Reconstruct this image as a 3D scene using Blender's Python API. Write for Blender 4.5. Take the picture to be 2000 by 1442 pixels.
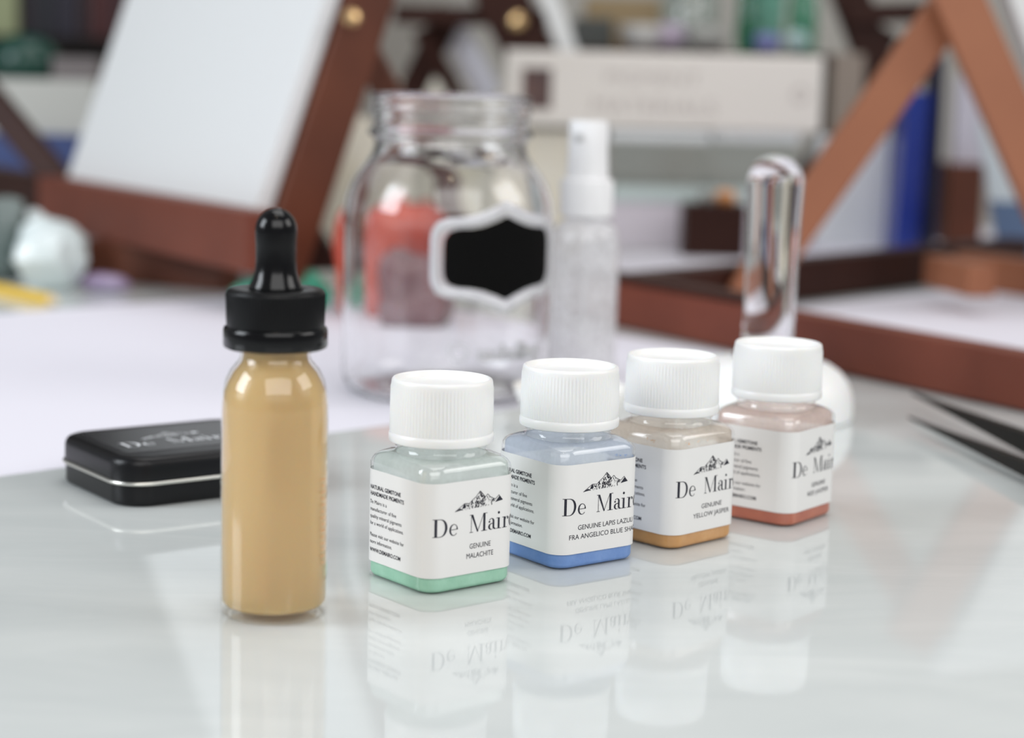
import bpy, bmesh, math, random
from mathutils import Vector, Matrix, noise
import numpy as np
# ------------------------------------------------------------------ camera, world, lights, exposure
for o in list(bpy.data.objects): bpy.data.objects.remove(o)
SC = bpy.context.scene; COL = SC.collection
S = 0.001                                    # everything below is written in millimetres
FPX, PITCH, ROLL, CAMH = 3748.2, 0.151584, 0.025195, 183.86
Fv = Vector((0, math.cos(PITCH), -math.sin(PITCH))); R0 = Vector((1, 0, 0)); U0 = R0.cross(Fv)
Rv = R0*math.cos(ROLL) + U0*math.sin(ROLL); Uv = U0*math.cos(ROLL) - R0*math.sin(ROLL)
cam = bpy.data.cameras.new('camera'); camo = bpy.data.objects.new('camera', cam); COL.objects.link(camo)
M = Matrix((Rv, Uv, -Fv)).transposed().to_4x4(); M.translation = Vector((0, 0, CAMH*S)); camo.matrix_world = M
cam.sensor_width = 36; cam.lens = FPX*36/2000; cam.clip_start = 0.01; cam.clip_end = 50
cam.dof.use_dof = True; cam.dof.focus_distance = 0.722; cam.dof.aperture_fstop = 5.9
SC.camera = camo
SC.view_settings.view_transform = 'Standard'; SC.view_settings.look = 'None'
SC.view_settings.gamma = 1; SC.view_settings.exposure = 0.0
SC.view_settings.use_curve_mapping = False
SC.cycles.use_denoising = True
SC.cycles.max_bounces = 14; SC.cycles.transparent_max_bounces = 24; SC.cycles.transmission_bounces = 14
SC.cycles.caustics_refractive = True; SC.cycles.caustics_reflective = False
SC.cycles.sample_clamp_indirect = 6
W = bpy.data.worlds.new('world'); SC.world = W; W.use_nodes = True
bg = W.node_tree.nodes['Background']; bg.inputs[0].default_value = (0.93, 0.95, 1.0, 1); bg.inputs[1].default_value = 0.24

def area(name, loc, target, sx, sy, power, col):
    l = bpy.data.lights.new(name, 'AREA'); l.shape = 'RECTANGLE'; l.size = sx; l.size_y = sy
    l.energy = power; l.color = col
    o = bpy.data.objects.new(name, l); COL.objects.link(o); o.location = loc
    o.rotation_euler = (Vector(target)-Vector(loc)).to_track_quat('-Z', 'Y').to_euler(); return o
area('window_and_fill_light', (-1.9, 0.35, 0.95), (0, 0.9, 0), 0.9, 1.1, 30, (0.88, 0.94, 1.0))
area('window_and_fill_light', (2.6, 0.6, 1.6), (0, 1.0, 0), 1.6, 1.4, 26, (1.0, 0.98, 0.96))
area('window_and_fill_light', (0.2, 1.4, 2.6), (0, 1.3, 0), 2.0, 1.6, 25, (1.0, 0.99, 0.98))  # unseen soft top light overhead, no window there
area('window_and_fill_light', (0.5, -1.3, 1.5), (0, 1.0, 0.1), 2.6, 1.6, 37, (1.0, 0.99, 0.98))  # broad fill added behind the camera to brighten caps and front faces
lp = bpy.data.lights.new('ceiling_lamp_light', 'POINT'); lp.energy = 3; lp.shadow_soft_size = 0.03; lp.color = (1, .78, .55)
lo = bpy.data.objects.new('ceiling_lamp_light', lp); COL.objects.link(lo); lo.location = (0.0, 0.1, 1.9)

# ------------------------------------------------------------------ pixel -> world (measuring aid)
def ray(x, y): return Fv + Rv*((x-1000)/FPX) - Uv*((y-721)/FPX)
def atz(x, y, z=0.0):
    d = ray(x, y); return Vector((0, 0, CAMH)) + d*((z-CAMH)/d.z)
def aty(x, y, Y):
    d = ray(x, y); return Vector((0, 0, CAMH)) + d*(Y/d.y)

# ------------------------------------------------------------------ materials
MATS = {}
def nodes(name):
    m = bpy.data.materials.new(name); m.use_nodes = True; MATS[name] = m
    return m, m.node_tree, m.node_tree.nodes['Principled BSDF']
def mat(name, col, rough=.5, metal=0., spec=.5, coat=0., trans=0., ior=1.5, sss=0., sssr=5., nz=None, bump=None, emis=None):
    """nz = (scale, colour2, stretch xyz, contrast) ; bump = (scale, strength mm)"""
    m, t, b = nodes(name)
    b.inputs['Base Color'].default_value = (*col, 1); b.inputs['Roughness'].default_value = rough
    b.inputs['Metallic'].default_value = metal; b.inputs['Specular IOR Level'].default_value = spec
    b.inputs['Coat Weight'].default_value = coat; b.inputs['Coat Roughness'].default_value = .05
    b.inputs['Transmission Weight'].default_value = trans; b.inputs['IOR'].default_value = ior
    if sss:
        b.inputs['Subsurface Weight'].default_value = sss; b.inputs['Subsurface Scale'].default_value = sssr*S
        b.inputs['Subsurface Radius'].default_value = (1, .7, .4)
    if nz or bump:
        tc = t.nodes.new('ShaderNodeTexCoord'); mp = t.nodes.new('ShaderNodeMapping'); t.links.new(tc.outputs['Object'], mp.inputs[0])
    if nz:
        n = t.nodes.new('ShaderNodeTexNoise'); n.inputs['Scale'].default_value = nz[0]; n.inputs['Detail'].default_value = 6
        st = nz[2] if len(nz) > 2 else (1, 1, 1); mp.inputs['Scale'].default_value = st
        t.links.new(mp.outputs[0], n.inputs['Vector'])
        r = t.nodes.new('ShaderNodeValToRGB'); c = nz[3] if len(nz) > 3 else .2
        r.color_ramp.elements[0].position = .5-c; r.color_ramp.elements[1].position = .5+c
        r.color_ramp.elements[0].color = (*col, 1); r.color_ramp.elements[1].color = (*nz[1], 1)
        t.links.new(n.outputs[0], r.inputs[0]); t.links.new(r.outputs[0], b.inputs['Base Color'])
    if bump:
        n2 = t.nodes.new('ShaderNodeTexNoise'); n2.inputs['Scale'].default_value = bump[0]; n2.inputs['Detail'].default_value = 4
        t.links.new(tc.outputs['Object'], n2.inputs['Vector'])
        bp = t.nodes.new('ShaderNodeBump'); bp.inputs['Distance'].default_value = bump[1]*S; bp.inputs['Strength'].default_value = 1
        t.links.new(n2.outputs[0], bp.inputs['Height']); t.links.new(bp.outputs[0], b.inputs['Normal'])
    return m
def thin(name, tint, ior=1.5, gl=1.0, dust=None, dustcol=(1, 1, 1), scale=60, rough=.02):
    """thin clear wall: fresnel mix of transparent and glossy; dust = (min,max) share of a diffuse powder film"""
    m = bpy.data.materials.new(name); m.use_nodes = True; t = m.node_tree; t.nodes.clear(); MATS[name] = m
    out = t.nodes.new('ShaderNodeOutputMaterial'); tr = t.nodes.new('ShaderNodeBsdfTransparent'); tr.inputs[0].default_value = (*tint, 1)
    g = t.nodes.new('ShaderNodeBsdfGlossy'); g.inputs['Roughness'].default_value = rough; g.inputs[0].default_value = (gl, gl, gl, 1)
    lw = t.nodes.new('ShaderNodeLayerWeight'); lw.inputs[0].default_value = .5
    pw = t.nodes.new('ShaderNodeMath'); pw.operation = 'POWER'; pw.inputs[1].default_value = 5; t.links.new(lw.outputs['Facing'], pw.inputs[0])
    fr = t.nodes.new('ShaderNodeMath'); fr.operation = 'MULTIPLY_ADD'; fr.inputs[1].default_value = .9; fr.inputs[2].default_value = ((ior-1)/(ior+1))**2*1.3; t.links.new(pw.outputs[0], fr.inputs[0])
    mx = t.nodes.new('ShaderNodeMixShader'); base = tr.outputs[0]
    if dust:
        d = t.nodes.new('ShaderNodeBsdfDiffuse'); d.inputs[0].default_value = (*dustcol, 1)
        tl = t.nodes.new('ShaderNodeBsdfTranslucent'); tl.inputs[0].default_value = (*dustcol, 1)
        m3 = t.nodes.new('ShaderNodeMixShader'); m3.inputs[0].default_value = .45
        t.links.new(d.outputs[0], m3.inputs[1]); t.links.new(tl.outputs[0], m3.inputs[2])
        tc = t.nodes.new('ShaderNodeTexCoord'); n = t.nodes.new('ShaderNodeTexNoise'); n.inputs['Scale'].default_value = scale; n.inputs['Detail'].default_value = 5
        t.links.new(tc.outputs['Object'], n.inputs['Vector'])
        mr = t.nodes.new('ShaderNodeMapRange'); mr.inputs[1].default_value = .35; mr.inputs[2].default_value = .7
        mr.inputs[3].default_value = dust[0]; mr.inputs[4].default_value = dust[1]; t.links.new(n.outputs[0], mr.inputs[0])
        m2 = t.nodes.new('ShaderNodeMixShader'); t.links.new(mr.outputs[0], m2.inputs[0]); t.links.new(tr.outputs[0], m2.inputs[1]); t.links.new(m3.outputs[0], m2.inputs[2]); base = m2.outputs[0]
    t.links.new(fr.outputs[0], mx.inputs[0]); t.links.new(base, mx.inputs[1]); t.links.new(g.outputs[0], mx.inputs[2])
    t.links.new(mx.outputs[0], out.inputs[0]); return m

# ------------------------------------------------------------------ objects
def tag(o, label=None, cat=None, group=None, kind=None):
    if label: o['label'] = label
    if cat: o['category'] = cat
    if group: o['group'] = group
    if kind: o['kind'] = kind
    return o
def empty(name, loc, rz=0, label=None, cat=None, group=None):
    o = bpy.data.objects.new(name, None); COL.objects.link(o); o.empty_display_size = .02
    o.location = Vector(loc)*S; o.rotation_euler = (0, 0, rz); return tag(o, label, cat, group)
def build(name, bm, m, parent=None, smooth=None, loc=None, keep_world=False):
    """bm in millimetres. smooth = angle in degrees"""
    bmesh.ops.scale(bm, vec=(S, S, S), verts=bm.verts)
    bmesh.ops.recalc_face_normals(bm, faces=bm.faces)
    me = bpy.data.meshes.new(name)
    if smooth:
        for f in bm.faces: f.smooth = True
        for e in bm.edges:
            if len(e.link_faces) == 2 and e.calc_face_angle(0) > math.radians(smooth): e.smooth = False
    bm.to_mesh(me); bm.free()
    o = bpy.data.objects.new(name, me); COL.objects.link(o)
    for x in (m if isinstance(m, (list, tuple)) else [m]): me.materials.append(MATS[x] if isinstance(x, str) else x)
    if parent:
        o.parent = parent
        if keep_world: o.matrix_parent_inverse = (Matrix.Translation(parent.location) @ parent.rotation_euler.to_matrix().to_4x4()).inverted()
    if loc: o.location = Vector(loc)*S
    return o
def rings(bm, rs, close_bottom=True, close_top=True, mi=0):
    """rs: list of closed rings of equal length"""
    vr = [[bm.verts.new(p) for p in r] for r in rs]; n = len(rs[0])
    for a, b in zip(vr, vr[1:]):
        for i in range(n): f = bm.faces.new((a[i], a[(i+1) % n], b[(i+1) % n], b[i])); f.material_index = mi
    if close_bottom: bm.faces.new(list(reversed(vr[0]))).material_index = mi
    if close_top: bm.faces.new(vr[-1]).material_index = mi
    return vr
def circ(r, z, n=64, x=0, y=0): return [(x+r*math.cos(2*math.pi*k/n), y+r*math.sin(2*math.pi*k/n), z) for k in range(n)]
def rsq(ax, ay, r, z, n=10, x=0, y=0):
    out = []
    for k in range(4):
        sx = (1, -1, -1, 1)[k]; sy = (1, 1, -1, -1)[k]
        for j in range(n):
            t = math.pi/2*(k + j/(n-1)*.9999); out.append((x+sx*(ax-r)+r*math.cos(t), y+sy*(ay-r)+r*math.sin(t), z))
    return out
def lathe(prof, n=64, cb=True, ct=True, x=0, y=0):
    bm = bmesh.new(); rings(bm, [circ(max(r, .01), z, n, x, y) for r, z in prof], cb, ct); return bm
def arc(cx, cz, r, a0, a1, n=6): return [(cx+r*math.cos(math.radians(a0+(a1-a0)*k/n)), cz+r*math.sin(math.radians(a0+(a1-a0)*k/n))) for k in range(n+1)]
def box(bm, x0, x1, y0, y1, z0, z1, b=0, mtx=None):
    r = bmesh.ops.create_cube(bm, size=1); vs = r['verts']
    for v in vs: v.co = Vector(((x0+x1)/2+v.co.x*(x1-x0), (y0+y1)/2+v.co.y*(y1-y0), (z0+z1)/2+v.co.z*(z1-z0)))
    if b:
        es = list({e for v in vs for e in v.link_edges}); q = bmesh.ops.bevel(bm, geom=es, offset=b, segments=2, affect='EDGES', profile=.5); vs = list({v for f in q['faces'] for v in f.verts} | {v for v in vs if v.is_valid})
    if mtx:
        for v in vs: v.co = mtx @ v.co
    return bm
def beam(p, q, w, d, up=(0, 0, 1), b=1.2, bm=None):
    """bar from p to q; w = width across 'up' cross axis, d = size along the other axis"""
    bm = bm or bmesh.new(); p = Vector(p); q = Vector(q); L = (q-p).length; ez = (q-p).normalized()
    ex = Vector(up).cross(ez); ex = ex.normalized() if ex.length > 1e-4 else Vector((1, 0, 0)); ey = ez.cross(ex)
    m = Matrix((ex, ey, ez)).transposed().to_4x4(); m.translation = p
    b2 = bmesh.new(); box(b2, -w/2, w/2, -d/2, d/2, 0, L, b); b2.transform(m)
    me = bpy.data.meshes.new('t'); b2.to_mesh(me); b2.free(); bm.from_mesh(me); bpy.data.meshes.remove(me); return bm
def slab(c0, ux, uy, un, w, h, t, b=.8):
    """plate with lower-left corner c0, axes ux (width) uy (height), thickness t towards -un"""
    bm = bmesh.new(); box(bm, 0, w, 0, h, -t, 0, b); m = Matrix((Vector(ux), Vector(uy), Vector(un))).transposed().to_4x4(); m.translation = Vector(c0); bm.transform(m); return bm
def rock(size, seed, sub=3, rough=.28, facet=True, boxy=0):
    bm = bmesh.new(); bmesh.ops.create_icosphere(bm, subdivisions=sub, radius=1)
    off = Vector((seed*7.3, seed*3.1, seed*1.7))
    rnd = random.Random(seed); planes = [(Vector([rnd.gauss(0, 1) for _ in range(3)]).normalized(), rnd.uniform(.6, .92)) for _ in range(14)]
    for v in bm.verts:
        n = v.co.normalized(); r = 1+rough*noise.noise(n*1.5+off)+rough*.35*noise.noise(n*4+off)
        if facet:
            for pn, pd in planes:
                d = n.dot(pn)
                if d*r > pd: r = pd/d
        if boxy: r *= 1/((abs(n.x)**boxy+abs(n.y)**boxy+abs(n.z)**boxy)**(1/boxy))*.9
        v.co = Vector((n.x*r*size[0]/2, n.y*r*size[1]/2, n.z*r*size[2]/2))
    z0 = min(v.co.z for v in bm.verts)*.8
    for v in bm.verts: v.co.z = max(v.co.z, z0) - z0
    return bm

# ------------------------------------------------------------------ base materials
mat('cap_white', (.84, .84, .83), .32, spec=.45, sss=.25, sssr=2)
mat('label_white', (.80, .79, .775), .42)
mat('ink', (.012, .012, .025), .5)
mat('rubber_black', (.0025, .0025, .003), .16, spec=.35)
mat('plastic_black', (.003, .003, .0035), .36, spec=.22)
mat('tin_black', (.004, .004, .005), .33, spec=.3)
mat('sticker_black', (.008, .008, .009), .25, spec=.3)
mat('silver_ink', (.85, .87, .9), .4)
mat('tin_rim', (.75, .74, .68), .28, metal=1)
mat('wood_red', (.19, .050, .028), .5, spec=.3, nz=(14, (.12, .030, .017), (1, 1, 1), .35))
mat('wood_warm', (.33, .13, .065), .5, spec=.3, nz=(12, (.27, .10, .052), (1, 1, 1), .35))
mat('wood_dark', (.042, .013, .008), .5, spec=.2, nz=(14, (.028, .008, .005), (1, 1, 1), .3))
mat('wood_mid', (.15, .046, .022), .45, spec=.3, nz=(14, (.07, .021, .012), (1, 1, 1), .35))
mat('brass', (.80, .55, .28), .25, metal=1)
mat('canvas_white', (.71, .72, .72), .75)
mat('paper_white', (.78, .765, .84), .7)
mat('paper_bright', (.83, .83, .88), .7)
mat('clear_glass', (1, 1, 1), .0, trans=1, ior=1.48)
mat('frosted_glass', (.95, .96, .95), .4, trans=.05, ior=1.5, sss=.4, sssr=8)
mat('porcelain', (.9, .89, .86), .15, coat=.5)
mat('spray_white', (.90, .90, .91), .35)
thin('spray_wall', (.97, .97, .98), 1.5, 1, dust=(.5, .85), dustcol=(.98, .98, .99), scale=120)
thin('jar_wall', (.985, .985, .985), 1.5, 1)
thin('clear_box', (.93, .96, .96), 1.5, 1)
thin('bottle_wall', (.99, .98, .96), 1.5, 1)
mat('honey', (.85, .63, .33), .22, sss=.6, sssr=16, trans=.45, ior=1.36, nz=(9, (.78, .54, .24), (1, 1, .4), .3))
mat('steel_dark', (.010, .008, .0065), .5, spec=.12)
mat('wall_paint', (.46, .44, .40), .8)
mat('floor_wood', (.20, .13, .09), .5, nz=(6, (.15, .09, .06)))
mat('label_grey', (.5, .5, .5), .5)

def table_material():
    m, t, b = nodes('table_top')
    tc = t.nodes.new('ShaderNodeTexCoord'); mp = t.nodes.new('ShaderNodeMapping'); mp.inputs['Scale'].default_value = (1.4, 5, 1); mp.inputs['Rotation'].default_value = (0, 0, .5)
    n = t.nodes.new('ShaderNodeTexNoise'); n.inputs['Scale'].default_value = 3.2; n.inputs['Detail'].default_value = 7; n.inputs['Roughness'].default_value = .6; n.inputs['Distortion'].default_value = 1.2
    t.links.new(tc.outputs['Object'], mp.inputs[0]); t.links.new(mp.outputs[0], n.inputs['Vector'])
    r = t.nodes.new('ShaderNodeValToRGB'); e = r.color_ramp.elements
    e[0].position = .30; e[0].color = (.575, .61, .605, 1); e[1].position = .66; e[1].color = (.66, .69, .68, 1)
    t.links.new(n.outputs[0], r.inputs[0]); t.links.new(r.outputs[0], b.inputs['Base Color'])
    b.inputs['Roughness'].default_value = .05; b.inputs['IOR'].default_value = 1.42
table_material()

# ------------------------------------------------------------------ lettering
def bisect_u(bm, us):
    for u in us:
        bmesh.ops.bisect_plane(bm, geom=bm.verts[:]+bm.edges[:]+bm.faces[:], plane_co=(u, 0, 0), plane_no=(1, 0, 0))
def text_bm(s, width=None, height=1.0, bold=0, res=3):
    """flat lettering in the xz... returned as bm in (u, v) with cap height = height, left/baseline at the origin"""
    c = bpy.data.curves.new('t', 'FONT'); c.body = s; c.size = 1; c.resolution_u = res; c.offset = bold
    o = bpy.data.objects.new('t', c); COL.objects.link(o); dg = bpy.context.evaluated_depsgraph_get(); dg.update()
    me = bpy.data.meshes.new_from_object(o.evaluated_get(dg)); bm = bmesh.new(); bm.from_mesh(me)
    bpy.data.objects.remove(o); bpy.data.curves.remove(c); bpy.data.meshes.remove(me)
    if not bm.verts: return bm
    x0 = min(v.co.x for v in bm.verts); x1 = max(v.co.x for v in bm.verts); k = height/.73
    kx = width/(x1-x0) if width else k
    for v in bm.verts: v.co = Vector(((v.co.x-x0)*kx, v.co.y*k, 0))
    return bm
def merge(dst, src, dx=0, dy=0):
    for v in src.verts: v.co.x += dx; v.co.y += dy
    me = bpy.data.meshes.new('t'); src.to_mesh(me); src.free(); dst.from_mesh(me); bpy.data.meshes.remove(me)
def poly(bm, pts): bm.faces.new([bm.verts.new((x, y, 0)) for x, y in pts])
def strip(bm, A, B):
    va = [bm.verts.new((x, y, 0)) for x, y in A]; vb = [bm.verts.new((x, y, 0)) for x, y in B]
    for i in range(len(A)-1): bm.faces.new((va[i], va[i+1], vb[i+1], vb[i]))
def ell(cx, cy, rx, ry, a0, a1, n=18): return [(cx+rx*math.cos(math.radians(a0+(a1-a0)*k/n)), cy+ry*math.sin(math.radians(a0+(a1-a0)*k/n))) for k in range(n+1)]
def rect(bm, x0, y0, x1, y1): poly(bm, [(x0, y0), (x1, y0), (x1, y1), (x0, y1)])
def didone():
    """the high-contrast serif wordmark, cap height 1, total width about 6.2"""
    bm = bmesh.new(); H = .032; T = .145
    # D
    rect(bm, .10, 0, .10+T, 1); rect(bm, 0, 0, .42, H); rect(bm, 0, 1-H, .42, 1)
    strip(bm, ell(.40, .5, .47, .5, -90, 90), ell(.38, .5, .33, .5-H, -90, 90))
    # e
    x = 1.0; strip(bm, ell(x+.29, .31, .29, .325, 20, 320), ell(x+.315, .31, .20, .325-H*1.1, 20, 320))
    strip(bm, ell(x+.29, .31, .29, .325, 0, 20), ell(x+.315, .31, .17, .30, 0, 20)); rect(bm, x+.10, .31, x+.57, .31+H)
    # M
    x = 2.38; rect(bm, x+.10, 0, x+.10+H, 1); rect(bm, x, 0, x+.24, H); rect(bm, x, 1-H, x+.22, 1)
    poly(bm, [(x+.08, 1), (x+.08+T, 1), (x+.60, .02), (x+.52, 0)]); poly(bm, [(x+.52, 0), (x+.56, 0), (x+.98, 1), (x+.95, 1)])
    rect(bm, x+.93, 0, x+.93+T, 1); rect(bm, x+.80, 0, x+1.2, H); rect(bm, x+.93, 1-H, x+1.2, 1)
    # a
    x = 3.66; rect(bm, x+.30, .08, x+.30+T*.85, .46); strip(bm, ell(x+.235, .46, .19, .18, 0, 150), ell(x+.21, .46, .095, .15, 0, 150))
    strip(bm, ell(x+.08, .45, .06, .055, 0, 360), ell(x+.08, .45, .001, .001, 0, 360))
    strip(bm, ell(x+.20, .17, .20, .18, 60, 330), ell(x+.25, .17, .13, .15, 60, 330)); rect(bm, x+.19, .33, x+.33, .36)
    poly(bm, [(x+.30, .12), (x+.42, .12), (x+.50, H), (x+.55, H), (x+.55, 0), (x+.40, 0)])
    # i
    x = 4.22; rect(bm, x+.10, 0, x+.10+T*.9, .62); rect(bm, x, 0, x+.34, H); rect(bm, x, .62-H, x+.12, .62)
    strip(bm, ell(x+.165, .90, .075, .075, 0, 360), ell(x+.165, .90, .001, .001, 0, 360))
    # r
    x = 4.63; rect(bm, x+.10, 0, x+.10+T*.9, .62); rect(bm, x, 0, x+.36, H); rect(bm, x, .62-H, x+.12, .62)
    strip(bm, ell(x+.37, .47, .15, .15, 60, 180), ell(x+.37, .47, .12, .12, 60, 180)); strip(bm, ell(x+.44, .52, .075, .075, 0, 360), ell(x+.44, .52, .001, .001, 0, 360))
    # o
    x = 5.20; strip(bm, ell(x+.32, .31, .32, .33, 0, 360, 28), ell(x+.32, .31, .185, .295, 0, 360, 28))
    return bm            # width 6.14
def mountain():
    """jagged peak drawing in black flakes: width 1, height about .27"""
    bm = bmesh.new(); rnd = random.Random(5)
    ridge = [(0, 0), (.12, .07), (.20, .115), (.30, .10), (.36, .15), (.44, .20), (.52, .285), (.58, .22), (.63, .16), (.68, .205), (.73, .15), (.80, .11), (.85, .09), (.92, .15), (1, .05)]
    def top(x):
        for (a, b), (c, d) in zip(ridge, ridge[1:]):
            if a <= x <= c: return b+(d-b)*(x-a)/(c-a)
        return 0
    def seg(p, q, w):
        dx, dy = q[0]-p[0], q[1]-p[1]; L = math.hypot(dx, dy) or 1; nx, ny = -dy/L*w/2, dx/L*w/2
        poly(bm, [(p[0]+nx, p[1]+ny), (p[0]-nx, p[1]-ny), (q[0]-nx, q[1]-ny), (q[0]+nx, q[1]+ny)])
    for p, q in zip(ridge, ridge[1:]): seg(p, q, .010)
    poly(bm, [(0, 0), (.17, .012), (.10, .045)]); poly(bm, [(.84, .035), (1, .05), (.93, .13)]); poly(bm, [(.145, .03), (.225, .035), (.215, .105), (.18, .10)])
    for k in range(170):
        x = rnd.uniform(.15, .82) if k % 2 else rnd.uniform(.42, .62); h = top(x)
        y = rnd.uniform(.0, max(.02, h-.012)); a = rnd.uniform(.5, 2.6); s = rnd.uniform(.014, .040); w = rnd.uniform(.3, .6)
        c, d = math.cos(a), math.sin(a); pts = [(x+s*c, y+s*d), (x-w*s*d*.5, y+w*s*c*.5), (x-s*c*.7, y-s*d*.7), (x+w*s*d*.6, y-w*s*c*.6)]
        pts = [(min(max(px, 0), 1), max(0.0, min(py, top(min(max(px, 0), 1))))) for px, py in pts]
        if len({(round(a, 4), round(b, 4)) for a, b in pts}) > 3: poly(bm, pts)
    for v in bm.verts: v.co.y += .045*v.co.x - .0
    return bm

# ------------------------------------------------------------------ the setting
bm = bmesh.new(); box(bm, -3000, 3000, -1500, 3500, -800, -750); tag(build('floor', bm, 'floor_wood'), 'brown wooden floor under the table', kind='structure')
bm = bmesh.new(); box(bm, -3000, 3000, 3400, 3500, -750, 1900); tag(build('wall_back', bm, 'wall_paint'), 'grey beige back wall', kind='structure')
tbl = empty('table', (0, 1000, -750), 0, 'glossy pale grey marbled table that everything stands on', 'table')
bm = bmesh.new(); box(bm, -1500, 1500, -500, 2750, -12, 0, 1.5); tp = build('tabletop', bm, 'table_top', tbl, keep_world=True)
for sx in (-1, 1):
    for sy in (-300, 2600):
        bm = bmesh.new(); box(bm, sx*1400-30, sx*1400+30, sy-30, sy+30, -750, -12, 2); build('leg', bm, 'wood_dark', tbl, keep_world=True)

# ------------------------------------------------------------------ pigment jars
A = 20.39; RR = 7.0
def wrap(u, off):
    a = A+off; r = RR+off; q = RR*math.pi/4; L = 2*(A-RR); s = 1 if u >= 0 else -1; v = abs(u)
    if v <= q: g = v/RR; x = -a+r-r*math.cos(math.pi/4+g); y = -a+r-r*math.sin(math.pi/4+g)
    elif v <= q+L: x = -a+r+(v-q); y = -a
    else:
        g = min((v-q-L)/RR, math.pi/2*2); x = a-r+r*math.sin(g); y = -a+r-r*math.cos(g)
    return (y, x) if s < 0 else (x, y)
Q = RR*math.pi/4; CUTS = [k*.7 for k in range(-8, 9)]+[Q+2*(A-RR)+k*.7 for k in range(0, 16)]
def jar_lettering(lines):
    bm = bmesh.new()
    w = didone(); bmesh.ops.scale(w, vec=(6.62, 6.6, 1), verts=w.verts); merge(bm, w, 1.2, 21.2)
    w = mountain(); bmesh.ops.scale(w, vec=(21.6, 21.0, 1), verts=w.verts); merge(bm, w, 10.2, 29.7)
    for (s, wd), z in zip(lines, (15.3, 11.8)):
        w = text_bm(s, wd, 1.95, 0); merge(bm, w, 21.9-wd/2, z)
    for s, wd, z, h, b in [('NATURAL GEMSTONE', 19.2, 33.4, 1.55, .022), ('HANDMADE PIGMENTS', 21.2, 31.0, 1.55, .022), ('De Mairo is a', 10.6, 27.9, 1.45, 0), ('manufacturer of fine', 16.6, 25.2, 1.45, 0),
                           ('quality mineral pigments', 20.0, 22.6, 1.45, 0), ('for a world of applications.', 21.2, 20.0, 1.45, 0), ('Please visit our website for', 21.6, 15.6, 1.45, 0),
                           ('more information.', 14.2, 13.0, 1.45, 0), ('WWW.DEMAIRO.COM', 19.6, 9.9, 1.5, .022)]:
        w = text_bm(s, wd, h, b); merge(bm, w, -34.2, z)
    bisect_u(bm, CUTS)
    for v in bm.verts:
        x, y = wrap(v.co.x, .22); v.co = Vector((x, y, v.co.y))
    return bm
CAPN = 360
def cap_bm():
    bm = bmesh.new()
    def rr(r, z, rib=0): return [((r+rib*(.5+.5*math.cos(k*math.pi*2/4)))*math.cos(2*math.pi*k/CAPN), (r+rib*(.5+.5*math.cos(k*math.pi*2/4)))*math.sin(2*math.pi*k/CAPN), z) for k in range(CAPN)]
    rs = [rr(17.2, 51.9), rr(18.6, 51.6), rr(19.05, 51.9), rr(19.25, 52.6), rr(19.25, 54.2), rr(19.0, 55.0), rr(18.75, 55.3), rr(18.72, 55.9, .32), rr(18.6, 64, .32), rr(18.5, 71.6, .32), rr(18.55, 72.6), rr(18.5, 73.6), rr(18.3, 74.3), rr(17.9, 74.75), rr(17.3, 74.85),
          rr(17.0, 74.6), rr(16.75, 74.0), rr(16.6, 72.9), rr(16.3, 72.6), rr(14, 72.5)]
    rings(bm, rs); return bm
def body_rings(o=0.0):
    L = [(0, 18.0, 5.6), (0, 18.9, 6), (.2, 19.4, 6.3), (.6, 19.9, 6.6), (1.2, 20.2, 6.9), (2.0, A, RR), (43.2, A, RR), (44.4, 20.15, 7.1), (45.5, 19.55, 7.4), (46.3, 18.8, 8), (47.0, 17.9, 9.5), (47.6, 17.1, 12), (48.0, 16.75, 15.5), (48.5, 16.5, 16.49), (49.4, 16.2, 16.19), (50.2, 16.9, 16.89), (50.9, 16.9, 16.89), (51.5, 16.2, 16.19), (52.2, 16, 15.99)]
    return [rsq(a-o, a-o, min(max(r-o, .5), a-o-.01), z, 12) for z, a, r in L]
cap_me = None; lab_me = None
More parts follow.
